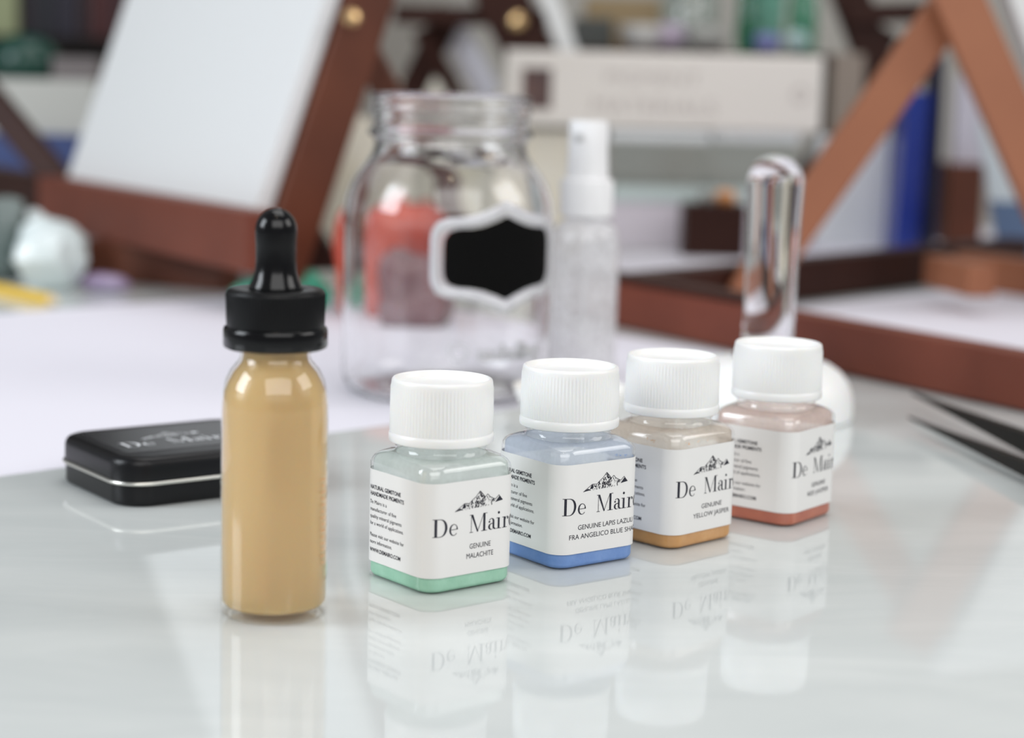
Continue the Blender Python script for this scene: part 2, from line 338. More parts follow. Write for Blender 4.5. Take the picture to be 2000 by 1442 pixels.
def jar(x, y, th, label, pigcol, pig2, dustc, lines, dust, flecks=None, first=[]):
    t = empty('pigment_jar', (x, y, 0), th, label, 'jar', 'square jars of pigment in a row')
    nm = 'dust_'+lines[0][0]+lines[-1][0]
    thin(nm, tuple(1-.5*(1-c) for c in dustc), 1.45, 1, dust=dust, dustcol=dustc, scale=90)
    bm = bmesh.new(); br = body_rings(.9); sel = [[(p[0], p[1], min(p[2], 47.4)) for p in r_] for r_ in br[7:13]]
    rings(bm, [[(p[0], p[1], 38) for p in br[6]]]+sel, False, False); build('powder_residue', bm, nm, t, smooth=50)
    bm = bmesh.new(); rings(bm, body_rings()); build('glass_body', bm, 'jar_wall', t, smooth=50)
    mat('pig_'+nm, pigcol, .65, spec=.3, nz=(160, pig2, (1, 1, 1), .25), bump=(400, .25))
    bm = bmesh.new(); lv = [(.5, 18.0, 5.6), (.7, 19.0, 6), (1.4, 19.6, 6.4), (2.2, 19.9, 6.6), (15, 19.8, 6.6)]
    rings(bm, [rsq(a, a, r, z, 12) for z, a, r in lv]); pg = build('pigment_powder', bm, 'pig_'+nm, t, smooth=50)
    if not first:
        first.append(build('cap', cap_bm(), 'cap_white', t, smooth=40))
        bm = bmesh.new(); o1 = .1; N = 220; tot = 2*(Q+2*(A-RR)+RR*math.pi/2*.98); rs = []
        for off, z in ((.02, 6.15), (.14, 6.15), (.14, 40.55), (.02, 40.55)):
            rs.append([(*wrap(-tot/2+tot*k/N, off), z) for k in range(N+1)])
        vv = [[bm.verts.new(p) for p in r] for r in rs]
        for i in range(4):
            a, b = vv[i], vv[(i+1) % 4]
            for k in range(N): bm.faces.new((a[k], a[k+1], b[k+1], b[k]))
        for k in (0, N): bm.faces.new([vv[i][k] for i in range(4)])
        first.append(build('label', bm, 'label_white', t, smooth=60)); lb = first[1]
    else:
        c = first[0].copy(); COL.objects.link(c); c.parent = t
        lb = first[1].copy(); COL.objects.link(lb); lb.parent = t
    build('lettering', jar_lettering(lines), 'ink', lb)
    if flecks:
        bm = bmesh.new(); rnd = random.Random(3)
        for (u, z, s) in flecks:
            for k in range(5):
                uu = u+rnd.uniform(-1.3, 1.3)*s; zz = z+rnd.uniform(-.5, .5)*s; q = rnd.uniform(.15, .4)*s
                pts = [wrap(uu-q, .05)+(zz,), wrap(uu, .05)+(zz-q*.5,), wrap(uu+q, .05)+(zz+q*.2,), wrap(uu, .05)+(zz+q*.6,)]
                bm.faces.new([bm.verts.new(p) for p in pts])
        fk = build('powder_flecks', bm, 'pig_'+nm, t)
    return t
jar(-25.2, 689.5, .680, 'square glass pigment jar with white cap and green powder, nearest to the dropper bottle', (.30, .60, .43), (.40, .70, .53), (.89, .95, .92), [('GENUINE', 9.6), ('MALACHITE', 12.2)], (.5, .8))
jar(22.55, 728.5, .647, 'square glass pigment jar with white cap and bright blue powder', (.11, .25, .60), (.18, .33, .68), (.80, .87, .97), [('GENUINE LAPIS LAZULI', 27.5), ('FRA ANGELICO BLUE SHADE', 35.5)], (.5, .82), [(27, 42, 1.2), (31, 41.8, .8), (34, 41.2, .7)])
jar(64.8, 764.8, .769, 'square glass pigment jar with white cap and ochre yellow powder', (.58, .28, .08), (.68, .36, .13), (.91, .82, .72), [('GENUINE', 12.4), ('YELLOW JASPER', 22.0)], (.35, .7), [(-12, 43.0, 1.3), (-9, 43, 1), (6, 42.6, 1.2), (12, 42.8, .8), (18, 42.6, .6)])
jar(113.1, 808.9, .912, 'square glass pigment jar with white cap and red powder, farthest of the row', (.48, .13, .08), (.58, .19, .11), (.93, .76, .69), [('GENUINE', 11.6), ('RED JASPER', 17.6)], (.45, .75))

# ------------------------------------------------------------------ dropper bottle
db = empty('dropper_bottle', (-79.6, 638, 0), .3, 'tall honey yellow bottle with black rubber dropper cap', 'bottle')
prof = [(10, .8), (13.5, .3), (15.2, 0), (16.6, .25), (17.6, 1.0), (18.2, 2.4), (18.3, 5)]+[(18.25, 40), (18.0, 72)]+[(17.6, 77), (16.6, 81), (15.0, 84.2), (13.3, 86.3), (12.2, 87.6), (11.8, 89), (11.8, 95)]
build('glass_body', lathe(prof, 96), 'bottle_wall', db, smooth=40)
prof = [(8, 3.4), (14.5, 3.0), (16.6, 3.6), (17.6, 5.0), (17.8, 40), (17.6, 72), (17.0, 76.8), (15.5, 80.4), (13.9, 83.4), (12.2, 85.4), (11.2, 86.9), (10.8, 88.5), (10.8, 91)]
build('liquid', lathe(prof, 96), 'honey', db, smooth=40)
cp = bmesh.new(); N = 300
def rr(r, z, rib=0): return [((r+rib*(1 if k % 3 == 0 else 0))*math.cos(2*math.pi*k/N), (r+rib*(1 if k % 3 == 0 else 0))*math.sin(2*math.pi*k/N), z) for k in range(N)]
rings(cp, [rr(15.6, 99.4), rr(16.4, 99.2), rr(16.45, 99.9), rr(16.45, 109.8, .28), rr(16.4, 110.6), rr(16.0, 111.3), rr(15.2, 111.7), rr(9.4, 111.4), rr(8.6, 111.0)])
cap = build('screw_cap', cp, 'plastic_black', db, smooth=40)
build('collar_band', lathe([(13, 91.8), (16.4, 91.7), (17.3, 92.2), (17.55, 93), (17.5, 97.6), (17.2, 98.7), (16.5, 99.2), (14, 99.3)], 96), 'rubber_black', db, smooth=40)
build('rubber_bulb', lathe([(8.9, 110.9), (9.0, 111.8), (8.6, 113), (7.7, 115), (7.0, 117.5), (6.75, 121), (6.8, 126), (7.0, 130.5)]+[(7.0*math.cos(a), 131.2+7.4*math.sin(a)) for a in [k*math.pi/2/9 for k in range(1, 10)]], 64), 'rubber_black', db, smooth=60)
bm = bmesh.new()
for k in range(14):
    z = 48-k*2.2; a0 = math.radians(-38); w = .10 if k % 2 else .16
    bm.faces.new([bm.verts.new((18.42*math.cos(a0+s), 18.42*math.sin(a0+s), z+dz)) for s, dz in ((-w/2, 0), (w/2, 0), (w/2, .55), (-w/2, .55))])
mat('scale_ink', (.62, .33, .16), .5); build('scale_marks', bm, 'scale_ink', db)

# ------------------------------------------------------------------ black tin
TA = math.atan2(.59, .81); tin = empty('hinged_tin', (-146, 840, 0), TA, 'black rounded rectangular tin with a silver rim and white printed lid', 'tin')
HX, HY, TR = 45, 37, 15
def tr(o, z): return rsq(HX-o, HY-o, TR-o, z, 12)
bm = bmesh.new(); rings(bm, [tr(4, 0), tr(2, .2), tr(.9, .9), tr(.4, 2.2), tr(.4, 9.2), tr(1.2, 9.4)]); build('tin_base', bm, 'tin_black', tin, smooth=50)
bm = bmesh.new(); rings(bm, [tr(.6, 9.2), tr(-.5, 9.3), tr(-1.0, 9.9), tr(-.9, 10.6), tr(-.3, 11), tr(.6, 11)]); build('silver_rim', bm, 'tin_rim', tin, smooth=50)
bm = bmesh.new(); rings(bm, [tr(1, 10.8), tr(.1, 11), tr(.0, 11.6), tr(.1, 17.6), tr(.5, 19.2), tr(1.5, 20.5), tr(3.0, 21.1), tr(5, 21.2)]); lid = build('lid', bm, 'tin_black', tin, smooth=50)
bm = bmesh.new(); rings(bm, [rsq(37, 25, 2, 21.2, 4, 0, 2), rsq(37, 25, 2, 21.32, 4, 0, 2)]); st = build('sticker', bm, 'sticker_black', lid)
bm = bmesh.new(); w = didone(); bmesh.ops.scale(w, vec=(9.2, 10.5, 1), verts=w.verts); merge(bm, w, -32, -12)
w = mountain(); bmesh.ops.scale(w, vec=(30, 34, 1), verts=w.verts); merge(bm, w, -19, 2)
for v in bm.verts: v.co.z = 21.45
build('lettering', bm, 'silver_ink', st)

# ------------------------------------------------------------------ mason jar
MX, MY = -38.5, 1106
mj = empty('glass_storage_jar', (MX, MY, 0), 0, 'large empty clear glass jar with a black chalkboard plaque', 'jar')
outer = [(20, 1.5), (42, .4), (47, 0), (52, .8), (56.5, 3.5), (59.5, 8), (60.5, 14), (60.6, 40), (60.6, 96), (60.2, 104), (58.8, 112), (56.2, 119), (52.6, 125), (48.6, 130), (45.2, 134.5), (43.6, 138.5), (43.4, 142), (44.2, 144.4), (46.6, 145.8), (47.4, 147.4), (46.6, 149), (44.8, 150), (44.5, 152.5), (44.6, 157), (45.9, 158.4), (46.2, 160), (45.6, 161.6), (45.0, 163), (45.4, 165.4), (46.0, 167.2), (45.4, 168.6), (43.8, 169.0)]
inner = [(42.2, 168.4), (41.4, 166), (41.0, 158), (40.6, 148), (40.0, 141), (41.6, 136), (45.4, 131), (50, 125.5), (53.6, 119), (56.2, 112), (57.7, 104), (58.1, 96), (58.1, 40), (57.9, 14), (56.5, 7.5), (52.5, 4), (46, 2.6), (20, 3)]
build('glass_body', lathe([(a, b*1.022) for a, b in outer+inner], 128), 'clear_glass', mj, smooth=60)
PC = math.radians(-90+33)
PO = [(0, 29), (8, 25.2), (16, 22.2), (24, 20.6), (32, 20.0), (37.5, 18), (40.5, 13), (41, 8)]
def plaque_outline(sc=1.0, inset=0.0):
    h = [(x, y) for x, y in PO]; pts = h + [(x, -y) for x, y in reversed(h)][0:] ; full = pts + [(-x, -y) for x, y in reversed(pts)][0:]
    out = []
    for x, y in pts[:-1]: out.append((x, y))
    out.append(pts[-1])
    for x, y in [(-x, -y) for x, y in pts[1:-1]]: out.append((x, y))
    return out
def onjar(u, v, r): a = PC+u/60.6; return (r*math.cos(a), r*math.sin(a), 84.5+v)
def scaled(k, dx=0): return [(x*k[0], y*k[1]) for x, y in plaque_outline()]
def dens(pts, n=3):
    out = []
    for (a, b), (c, d) in zip(pts, pts[1:]+pts[:1]):
        for k in range(n): out.append((a+(c-a)*k/n, b+(d-b)*k/n))
    return out
bm = bmesh.new(); o1 = dens(scaled((1.04, 1.10))); o2 = dens(scaled((.97, .97))); o3 = dens(scaled((.91, .87))); o4 = dens(scaled((.87, .81)))
rs = [[onjar(u, v, r) for u, v in o] for o, r in ((o1, 60.65), (o1, 61.6), (o2, 63.0), (o3, 61.7), (o4, 61.6), (o4, 60.65))]
vr = rings(bm, rs, False, False); n = len(rs[0])
for i in range(n): bm.faces.new((vr[-1][i], vr[-1][(i+1) % n], vr[0][(i+1) % n], vr[0][i]))
mat('glass_frame', (.93, .93, .96), .08, trans=.55, ior=1.45); build('plaque_frame', bm, 'glass_frame', mj, smooth=40)
bm = bmesh.new(); oo = dens(scaled((.86, .80))); K = 10; rs = []
for k in range(K+1): rs.append([onjar(u*(1-k/K*.97), v*(1-k/K*.97), 61.9) for u, v in oo])
rings(bm, rs, False, True); mat('chalkboard', (.003, .003, .003), .7, spec=.08); build('chalkboard_plaque', bm, 'chalkboard', mj)
bm = bmesh.new(); w = text_bm('eashelling', 44, 9.5, .03); merge(bm, w, -16, -57); strip(bm, ell(-26, -52, 6, 5.5, 0, 360, 24), ell(-26, -52, 4, 3.8, 0, 360, 24))
bisect_u(bm, [-30+2*k for k in range(32)])
ex = bmesh.ops.extrude_face_region(bm, geom=bm.faces[:]); ev = {v for v in ex['geom'] if isinstance(v, bmesh.types.BMVert)}
for v in bm.verts: v.co = Vector(onjar(v.co.x, v.co.y, 61.5 if v in ev else 60.65))
mat('glass_emboss', (.92, .92, .95), .12, trans=.6, ior=1.45); build('raised_lettering', bm, 'glass_emboss', mj)

# ------------------------------------------------------------------ spray bottle
sp = empty('spray_bottle', (43, 1174, 0), 0, 'small clear spray bottle with a white nozzle beside the glass jar', 'bottle')
build('bottle_body', lathe([(14, .8), (18, 0), (20, .8), (20.8, 3), (20.8, 84), (20.3, 89), (18.6, 93.5), (15.5, 96.8), (12, 98.6), (11, 101)], 64), 'spray_wall', sp, smooth=50)
build('collar', lathe([(15.8, 100.2), (16.4, 100.6), (16.4, 120), (15.9, 122.5), (13.5, 123.4)], 64), 'spray_white', sp, smooth=50)
nz_ = build('nozzle', lathe([(13.0, 123.2), (13.0, 124), (12.2, 140), (11.9, 156.8), (11.5, 157.9), (10.4, 158.2)], 64), 'spray_white', sp, smooth=50)
build('spray_hole', lathe([(2.6, 0), (2.6, 1.2), (1.0, 1.3), (.9, .4)], 24), 'label_grey', nz_).matrix_local = Matrix.Translation((-.006, -.0113, .148)) @ Matrix.Rotation(math.radians(90), 4, 'X') @ Matrix.Rotation(math.radians(-28), 4, 'Y')
build('dip_tube', lathe([(1.6, 4), (1.6, 100)], 16), 'spray_white', sp)

# ------------------------------------------------------------------ glass muller
mu = empty('glass_muller', (141.5, 1055, 0), 0, 'clear glass muller with an upright handle and frosted white dome base', 'muller')
hp = [(10, 33), (19, 33.4), (16.8, 36), (15.0, 40), (14.2, 45), (14.0, 60), (14.4, 85), (15.0, 110), (15.8, 128)]+[(15.9*math.cos(a), 129.5+15.6*math.sin(a)) for a in [k*math.pi/2/10 for k in range(1, 11)]]
build('handle', lathe(hp, 64), 'clear_glass', mu, smooth=50)
build('grinding_base', lathe([(46.5, 0), (48, .8), (48.3, 3), (48.2, 10), (47.4, 15), (45, 21), (41, 26), (35, 30), (27, 32.4), (20, 33.2)], 96), 'frosted_glass', mu, smooth=50)

# ------------------------------------------------------------------ small porcelain cup, tweezers
cu = lathe([(14, 0), (17.5, 0), (19, 1.2), (23, 9), (27.5, 18), (30.5, 25.2), (30.3, 26), (29.4, 25.6), (26, 17.5), (21.5, 8.5), (16, 3.5), (8, 3)], 72); o = build('porcelain_cup', cu, 'porcelain', None, smooth=50, loc=(31, 980, 0)); tag(o, 'small white porcelain cup behind the blue pigment jar', 'cup')
tw = empty('tweezers', (300, 900, 0), 0, 'dark metal tweezers lying open at the right of the table', 'tweezers')
def arm(pts, name):
    bm = bmesh.new(); rs = []
    for (p, w, h) in pts:
        p = Vector(p); d = (Vector(pts[-1][0])-Vector(pts[0][0])).normalized(); s = Vector((-d.y, d.x, 0)).normalized()
        rs.append([p+s*w/2-Vector((0, 0, h/2)), p-s*w/2-Vector((0, 0, h/2)), p-s*w/2+Vector((0, 0, h/2)), p+s*w/2+Vector((0, 0, h/2))])
    rings(bm, rs); return build(name, bm, 'steel_dark', tw, smooth=30, keep_world=True)
a0 = atz(1775, 815, 6); b0 = atz(2008, 916, 7); c0 = b0+(b0-a0)*.9; c0.z = 4
arm([(a0, .8, 1.0), (a0.lerp(b0, .3), 3.2, 2.6), (b0, 5.5, 7), (c0, 7, 6)], 'tweezer_arm')
a1 = atz(1782, 768, 9); b1 = atz(2008, 865, 9); c1 = c0+Vector((4, 6, 4))
arm([(a1, .8, 1.0), (a1.lerp(b1, .3), 4.0, 3.0), (b1, 6.5, 10), (c1, 7, 7)], 'tweezer_arm')

# ------------------------------------------------------------------ white paper sheets
def sheet(name, pts, z, m, label, th=.35):
    bm = bmesh.new(); n = len(pts); a = [bm.verts.new((p[0], p[1], z)) for p in pts]; b = [bm.verts.new((p[0], p[1], z+th)) for p in pts]
    bm.faces.new(a); bm.faces.new(b)
    for i in range(n): bm.faces.new((a[i], a[(i+1) % n], b[(i+1) % n], b[i]))
    return tag(build(name, bm, m), label, 'paper')
e0 = atz(0, 931); e1 = atz(760, 830); d = (e1-e0).normalized(); nn = Vector((-d.y, d.x, 0)); s0 = e0-d*250; s1 = e1+d*360
bk = atz(440, 556)
sheet('paper_sheet', [s0, s1, s1+nn*520, s0+nn*520], .02, 'paper_white', 'large white paper sheet under the glass jar')
q0 = Vector((60, 1450)); 
sheet('paper_sheet', [(120, 1475), (330, 1150), (760, 1400), (560, 1900)], .5, 'paper_white', 'white paper sheet lying inside the right easel frame')
pf = [atz(1150, 545), atz(2100, 470), atz(2100, 430), atz(1150, 480)]
sheet('paper_sheet', [atz(1120, 560), atz(2150, 540), atz(2100, 436), atz(1120, 506)], .1, 'paper_white', 'white paper sheet on the table behind the right easel')

# ------------------------------------------------------------------ left easel with blank canvas
C0 = atz(490, 430, 70); C1 = atz(125, 365, 70); e = (C1-C0); e.z = 0; WL = e.length; e.normalize()
nb = Vector((-e.y, e.x, 0)); nb = nb if nb.x > 0 else -nb           # pointing back (away from the painted face)
AL = math.radians(19.5); up = nb*math.sin(AL)+Vector((0, 0, math.cos(AL))); nf = -(nb*math.cos(AL))+Vector((0, 0, math.sin(AL)))
el = empty('tabletop_easel', (C0.x, C0.y, 0), 0, 'reddish brown wooden tabletop easel holding the large blank canvas, left side', 'easel', 'wooden tabletop easels')
cv = empty('canvas', C0, 0, 'large blank white canvas resting on the left wooden easel', 'canvas')
build('canvas_face', slab(C0, e, up, nf.normalized() if e.cross(up).dot(nf) > 0 else nf, WL, 560, 14, 1.5), 'canvas_white', cv, keep_world=True)
def kb(name, bm, m, par, **k): return build(name, bm, m, par, keep_world=True, **k)
off = nb*40
kb('upright_post', beam(C0+nb*38+e*6-up*50, C0+nb*38+e*6+up*620, 26, 40, up=nb), 'wood_mid', el)
kb('upright_post', beam(C0+nb*38+e*(WL*.62)-up*50, C0+nb*38+e*(WL*.62)+up*620, 26, 40, up=nb), 'wood_mid', el)
kb('canvas_ledge', beam(C0-e*42-up*14-nb*6, C0+e*(WL+8)-up*14-nb*6, 24, 46, up=(0, 0, 1)), 'wood_red', el)
kb('shaded_ledge_end', beam(C0+e*(WL+10)-up*14+nb*8, C0+e*(WL+300)-up*14+nb*8, 30, 40, up=(0, 0, 1)), 'wood_dark', el)  # far end of the ledge; its shade is put into the darker wood
g0 = atz(446, 572); g1 = atz(170, 545); kb('base_rail', beam(g0+Vector((0, 14, 17)), g1+Vector((0, 14, 17)), 26, 34), 'wood_mid', el)
bolt = aty(688, 33, (C0+up*178).y-8)
bb = lathe([(0, -2), (6.5, -2), (7, 0), (5, 3), (0.1, 4)], 24, True, True); bo = kb('brass_bolt', bb, 'brass', el); bo.matrix_parent_inverse.identity(); bo.parent = el
bo.matrix_local = Matrix.Translation((bolt-Vector((C0.x, C0.y, 0)))*S) @ Matrix.Rotation(math.radians(80), 4, 'X')
kb('rear_strut', beam(aty(692, 60, 1560), aty(905, 445, 1760), 22, 30, up=(0, 1, 0)), 'wood_mid', el)
bm = bmesh.new(); tri = [aty(540, 530, 1600), aty(583, 385, 1600), aty(672, 528, 1600)]
f0 = [bm.verts.new(p) for p in tri]; f1 = [bm.verts.new(p+Vector((0, 22, 0))) for p in tri]; bm.faces.new(f0); bm.faces.new(f1)
for i in range(3): bm.faces.new((f0[i], f0[(i+1) % 3], f1[(i+1) % 3], f1[i]))
kb('corner_brace', bm, 'wood_dark', el)

# ------------------------------------------------------------------ right easel
er = empty('tabletop_easel', (170, 1280, 0), 0, 'brown wooden tabletop easel with crossing struts, right side', 'easel', 'wooden tabletop easels')
r0 = Vector((44, 1475, 17.2)); r1 = Vector((345, 1004, 17.2)); dn = (r1-r0).normalized(); pn = Vector((-dn.y, dn.x, 0)); pn = pn if pn.x > 0 else -pn
kb('near_rail', beam(r0+pn*11, r1+pn*11, 22, 32), 'wood_red', er)
kb('near_rail_lip', beam(r0+pn*11+Vector((0, 0, 19)), r0+pn*11+dn*225+Vector((0, 0, 19)), 20, 6), 'wood_dark', er)
q0 = Vector((92, 1452, 0)); q1 = Vector((520, 1930, 0)); dq = (q1-q0).normalized(); pq = Vector((-dq.y, dq.x, 0))
kb('far_rail', beam(q0+pq*14+Vector((0, 0, 18.2)), q1+pq*14+Vector((0, 0, 18.2)), 26, 34), 'wood_dark', er)
w0 = atz(1865, 562); w1 = w0+dn*500
kb('side_rail', beam(w0+Vector((8, 8, 17.2)), w1+Vector((8, 8, 17.2)), 22, 32), 'wood_warm', er)
kb('strut', beam(aty(1452, 585, 1545), aty(1905, -60, 1585), 33, 20, up=(0, 1, 0)), 'wood_warm', er)
kb('strut', beam(aty(1845, -60, 1560), aty(2090, 500, 1530), 38, 22, up=(0, 1, 0)), 'wood_warm', er)
bm = lathe([(4, 0), (4, 3), (1, 4)], 20); lt = kb('brass_latch', beam(atz(1612, 628, 26), atz(1640, 632, 26), 5, 9), 'brass', er)
kb('foot_block', beam(atz(1830, 500, 42)+Vector((0, 0, -12)), atz(1920, 520, 42)+Vector((0, 0, -12)), 24, 26), 'wood_warm', er)
o = build('canvas', slab(aty(1966, -20, 1600)-Vector((0, 0, 0)), Vector((.9, .43, 0)).normalized(), (aty(2038, 180, 1600)-aty(1966, -20, 1600)).normalized()*-1, Vector((.43, -.9, 0)).normalized(), 260, 290, 14, 1), 'canvas_white')
tag(o, 'white canvas on the right easel at the top right corner', 'canvas')
# its lower half continues down behind the strut
import mathutils
uy = (aty(1966, -20, 1600)-aty(2038, 180, 1600)).normalized(); o.data.transform(Matrix.Translation(-uy*228*S))

# ------------------------------------------------------------------ stones behind the jar
mat('jasper', (.58, .09, .05), .22, nz=(26, (.30, .05, .04), (1, 1, .4), .16), spec=.6)
mat('maroon_stone', (.15, .06, .065), .3, nz=(25, (.26, .14, .15)))
mat('malachite', (.03, .33, .20), .22, nz=(30, (.12, .56, .38), (1, 1, 3), .15))
mat('cream_stone', (.86, .78, .60), .6, nz=(8, (.92, .89, .82), (1, 1, 1), .2))
mat('crystal', (.76, .83, .83), .25, nz=(18, (.60, .68, .68), (1, 1, 1), .2))
def stone(name, px, py, size, seed, m, label, z=0, rz=0, facet=True, group=None, rough=.28, boxy=0):
    p = atz(px, py, z); o = build(name, rock(size, seed, 4 if boxy else 3, rough, facet, boxy), m, None, smooth=30 if facet else 80, loc=(p.x, p.y, z)); o.rotation_euler.z = rz
    return tag(o, label, 'stone', group)
stone('maroon_stone', 800, 640, (66, 34, 60), 4, 'maroon_stone', 'dark maroon stone seen through the glass jar', boxy=5, facet=False)
stone('red_jasper_stone', 766, 618, (94, 48, 104), 2, 'jasper', 'glossy red jasper stone behind the glass jar', rough=.16, boxy=5, facet=False)
stone('malachite_stone', 556, 600, (96, 44, 36), 6, 'malachite', 'green malachite stone between dropper bottle and glass jar')
p = atz(668, 515)
o = build('cream_stone', rock((140, 60, 178), 11, 3, .2), 'cream_stone', None, smooth=30, loc=(p.x+4, p.y+30, 0)); tag(o, 'tall cream coloured rock standing behind the easel post', 'stone')
stone('brown_stone', 935, 505, (100, 70, 62), 9, 'cream_stone', 'pale tan rock seen through the glass jar')
for i, (px, py, sz, sd) in enumerate([(96, 566, (60, 50, 66), 21), (104, 552, (60, 40, 80), 22), (62, 528, (44, 40, 66), 23)]):
    stone('pale_crystal', px, py, sz, sd, 'crystal', ['pale crystal lump, foremost of its cluster', 'pale crystal lump, largest, beside the easel base', 'pale crystal lump, rearmost of its cluster'][i], group='pale crystals beside the left easel')
mat('green_grey', (.06, .09, .085), .3, nz=(15, (.16, .20, .19)))
stone('dark_green_stone', -6, 545, (64, 50, 92), 27, 'green_grey', 'dark green grey stone at the left picture edge')
mat('pencil_yellow', (.80, .52, .05), .35); mat('purple_stone', (.22, .14, .26), .4, nz=(30, (.5, .42, .6)))
a = atz(-20, 560, 4); b = atz(100, 586, 4); pe = empty('pencil', (a+b)/2*1.0, 0, 'yellow pencil lying on the table at the left', 'pencil')
kb('pencil_shaft', beam(a, b, 8, 8), 'pencil_yellow', pe)
mat('pencil_wood', (.75, .6, .4), .6); ptip = b+(b-a).normalized()*14
bm = bmesh.new(); d_ = (b-a).normalized(); s_ = Vector((-d_.y, d_.x, 0)); rings(bm, [[b+s_*4*math.cos(t)+Vector((0, 0, 4))*math.sin(t) for t in [k*math.pi/4 for k in range(8)]], [ptip+s_*.4*math.cos(t)+Vector((0, 0, .4))*math.sin(t) for t in [k*math.pi/4 for k in range(8)]]]); kb('pencil_tip', bm, 'pencil_wood', pe)
stone('amethyst_stone', 205, 568, (42, 36, 22), 31, 'purple_stone', 'small purple stone beside the left easel base')

# ------------------------------------------------------------------ behind: book on clear boxes
def bx(name, x0, y0, x1, y1, Y, depth, m, label, cat, bev=1.5, group=None, z1=None, z0=None):
    a = aty(x0, y1, Y); c = aty(x1, y0, Y); t = ((a.z if z0 is None else z0), (max(c.z, a.z+5) if z1 is None else z1))
    bm = bmesh.new(); box(bm, 0, c.x-a.x, 0, depth, 0, t[1]-t[0], bev); o = build(name, bm, m, None, loc=(a.x, Y, t[0])); return tag(o, label, cat, group)
mat('book_cloth', (.86, .82, .77), .65); mat('book_text', (.60, .55, .52), .7); mat('book_page', (.82, .78, .7), .8); mat('picture_dark', (.06, .035, .04), .5, nz=(30, (.20, .11, .09)))
BY = 2090; ba = aty(985, 240, BY); bc = aty(1610, 100, BY); BW = bc.x-ba.x; BH = 81; bz = ba.z
bk = empty('thick_book', (ba.x, BY, bz), 0, 'thick cream coloured book lying flat with its spine showing', 'book')
bk.rotation_euler.z = 0
bm = bmesh.new(); box(bm, 0, BW, 0, 6, 0, BH, 2.5); spn = build('spine', bm, 'book_cloth', bk)
bm = bmesh.new(); box(bm, 0, BW, 4, 200, 0, 4, 1); box(bm, 0, BW, 4, 200, BH-4, BH, 1); build('cover', bm, 'book_cloth', bk)
bm = bmesh.new(); box(bm, 5, BW-5, 5, 193, 4, BH-4, 0); build('pages', bm, 'book_page', bk)
bm = bmesh.new(); merge(bm, text_bm('PIGMENT', 102, 15), 108, 47); merge(bm, text_bm('MATERIALS', 134, 18), 94, 15); 
for v in bm.verts: v.co = Vector((v.co.x, -.25, v.co.y))
build('spine_lettering', bm, 'book_text', spn)
bm = bmesh.new(); strip(bm, ell(318, 40, 9.5, 9.5, 0, 360), ell(318, 40, 6, 6, 0, 360))
for v in bm.verts: v.co = Vector((v.co.x, -.25, v.co.y))
build('spine_emblem', bm, 'book_text', spn)
bm = bmesh.new(); box(bm, 18, 50, -.4, .5, 18, 62); build('spine_picture', bm, 'picture_dark', spn)

def clearbox(x0, y0, x1, y1, Y, depth, label, z0):
    a = aty(x0, y1, Y); c = aty(x1, y0, Y); w = c.x-a.x; h = c.z-z0
    t = empty('clear_box', (a.x, Y, z0), 0, label, 'box', 'clear plastic boxes under the book')
    bm = bmesh.new(); box(bm, 0, w, 0, depth, 0, h*.8, 2); build('box_body', bm, 'clear_box', t)
    bm = bmesh.new(); box(bm, -2, w+2, -2, depth+2, h*.8, h, 2); build('lid', bm, 'pale_lid', t); return t
mat('pale_lid', (.80, .85, .86), .25, nz=(10, (.88, .90, .92))); mat('mint_tray', (.60, .70, .69), .4); mat('lavender_paper', (.72, .67, .74), .7); mat('grey_card', (.36, .36, .34), .6)
ZL = aty(1380, 398, 2090).z; ZM = aty(1380, 368, 2090).z; bk.location.z = (aty(1380, 256, 2090).z+1)*S
clearbox(1190, 258, 1385, 370, 2095, 150, 'clear plastic box under the thick book, left one', ZM+.3)
clearbox(1392, 258, 1560, 370, 2098, 150, 'clear plastic box under the thick book, right one', ZM+.3)
bx('tan_support_box', 990, 255, 1150, 480, 2115, 165, 'cream_stone', 'tan box under the left end of the thick book', 'box', z0=0)
bx('mint_tray', 1195, 365, 1560, 400, 2088, 170, 'mint_tray', 'pale mint tray under the clear plastic boxes', 'tray', z0=ZL+.3, z1=ZM)
bx('lavender_box', 1185, 395, 1575, 492, 2090, 170, 'lavender_paper', 'flat lavender grey box under the mint tray', 'box', z0=0, z1=ZL)
bx('dark_wood_box', 1335, 402, 1460, 478, 2010, 55, 'wood_dark', 'small dark brown box in front of the lavender box', 'box', z0=0)
for px, py, Y, r, m, lab in [(1415, 400, 2035, 9, 'orange', 'small orange bead on the dark brown box'), (1382, 402, 2035, 8, 'grey_card', 'small grey pebble on the dark brown box')]:
    if m == 'orange': mat('orange', (.75, .33, .12), .4)
    q = aty(px, py, Y); zt = aty(1400, 402, 2010).z; bm = rock((r*2.6, r*2, r*2), 40+r, 2, .2, False); tag(build('pebble', bm, m, None, smooth=80, loc=(q.x, Y, zt)), lab, 'pebble')

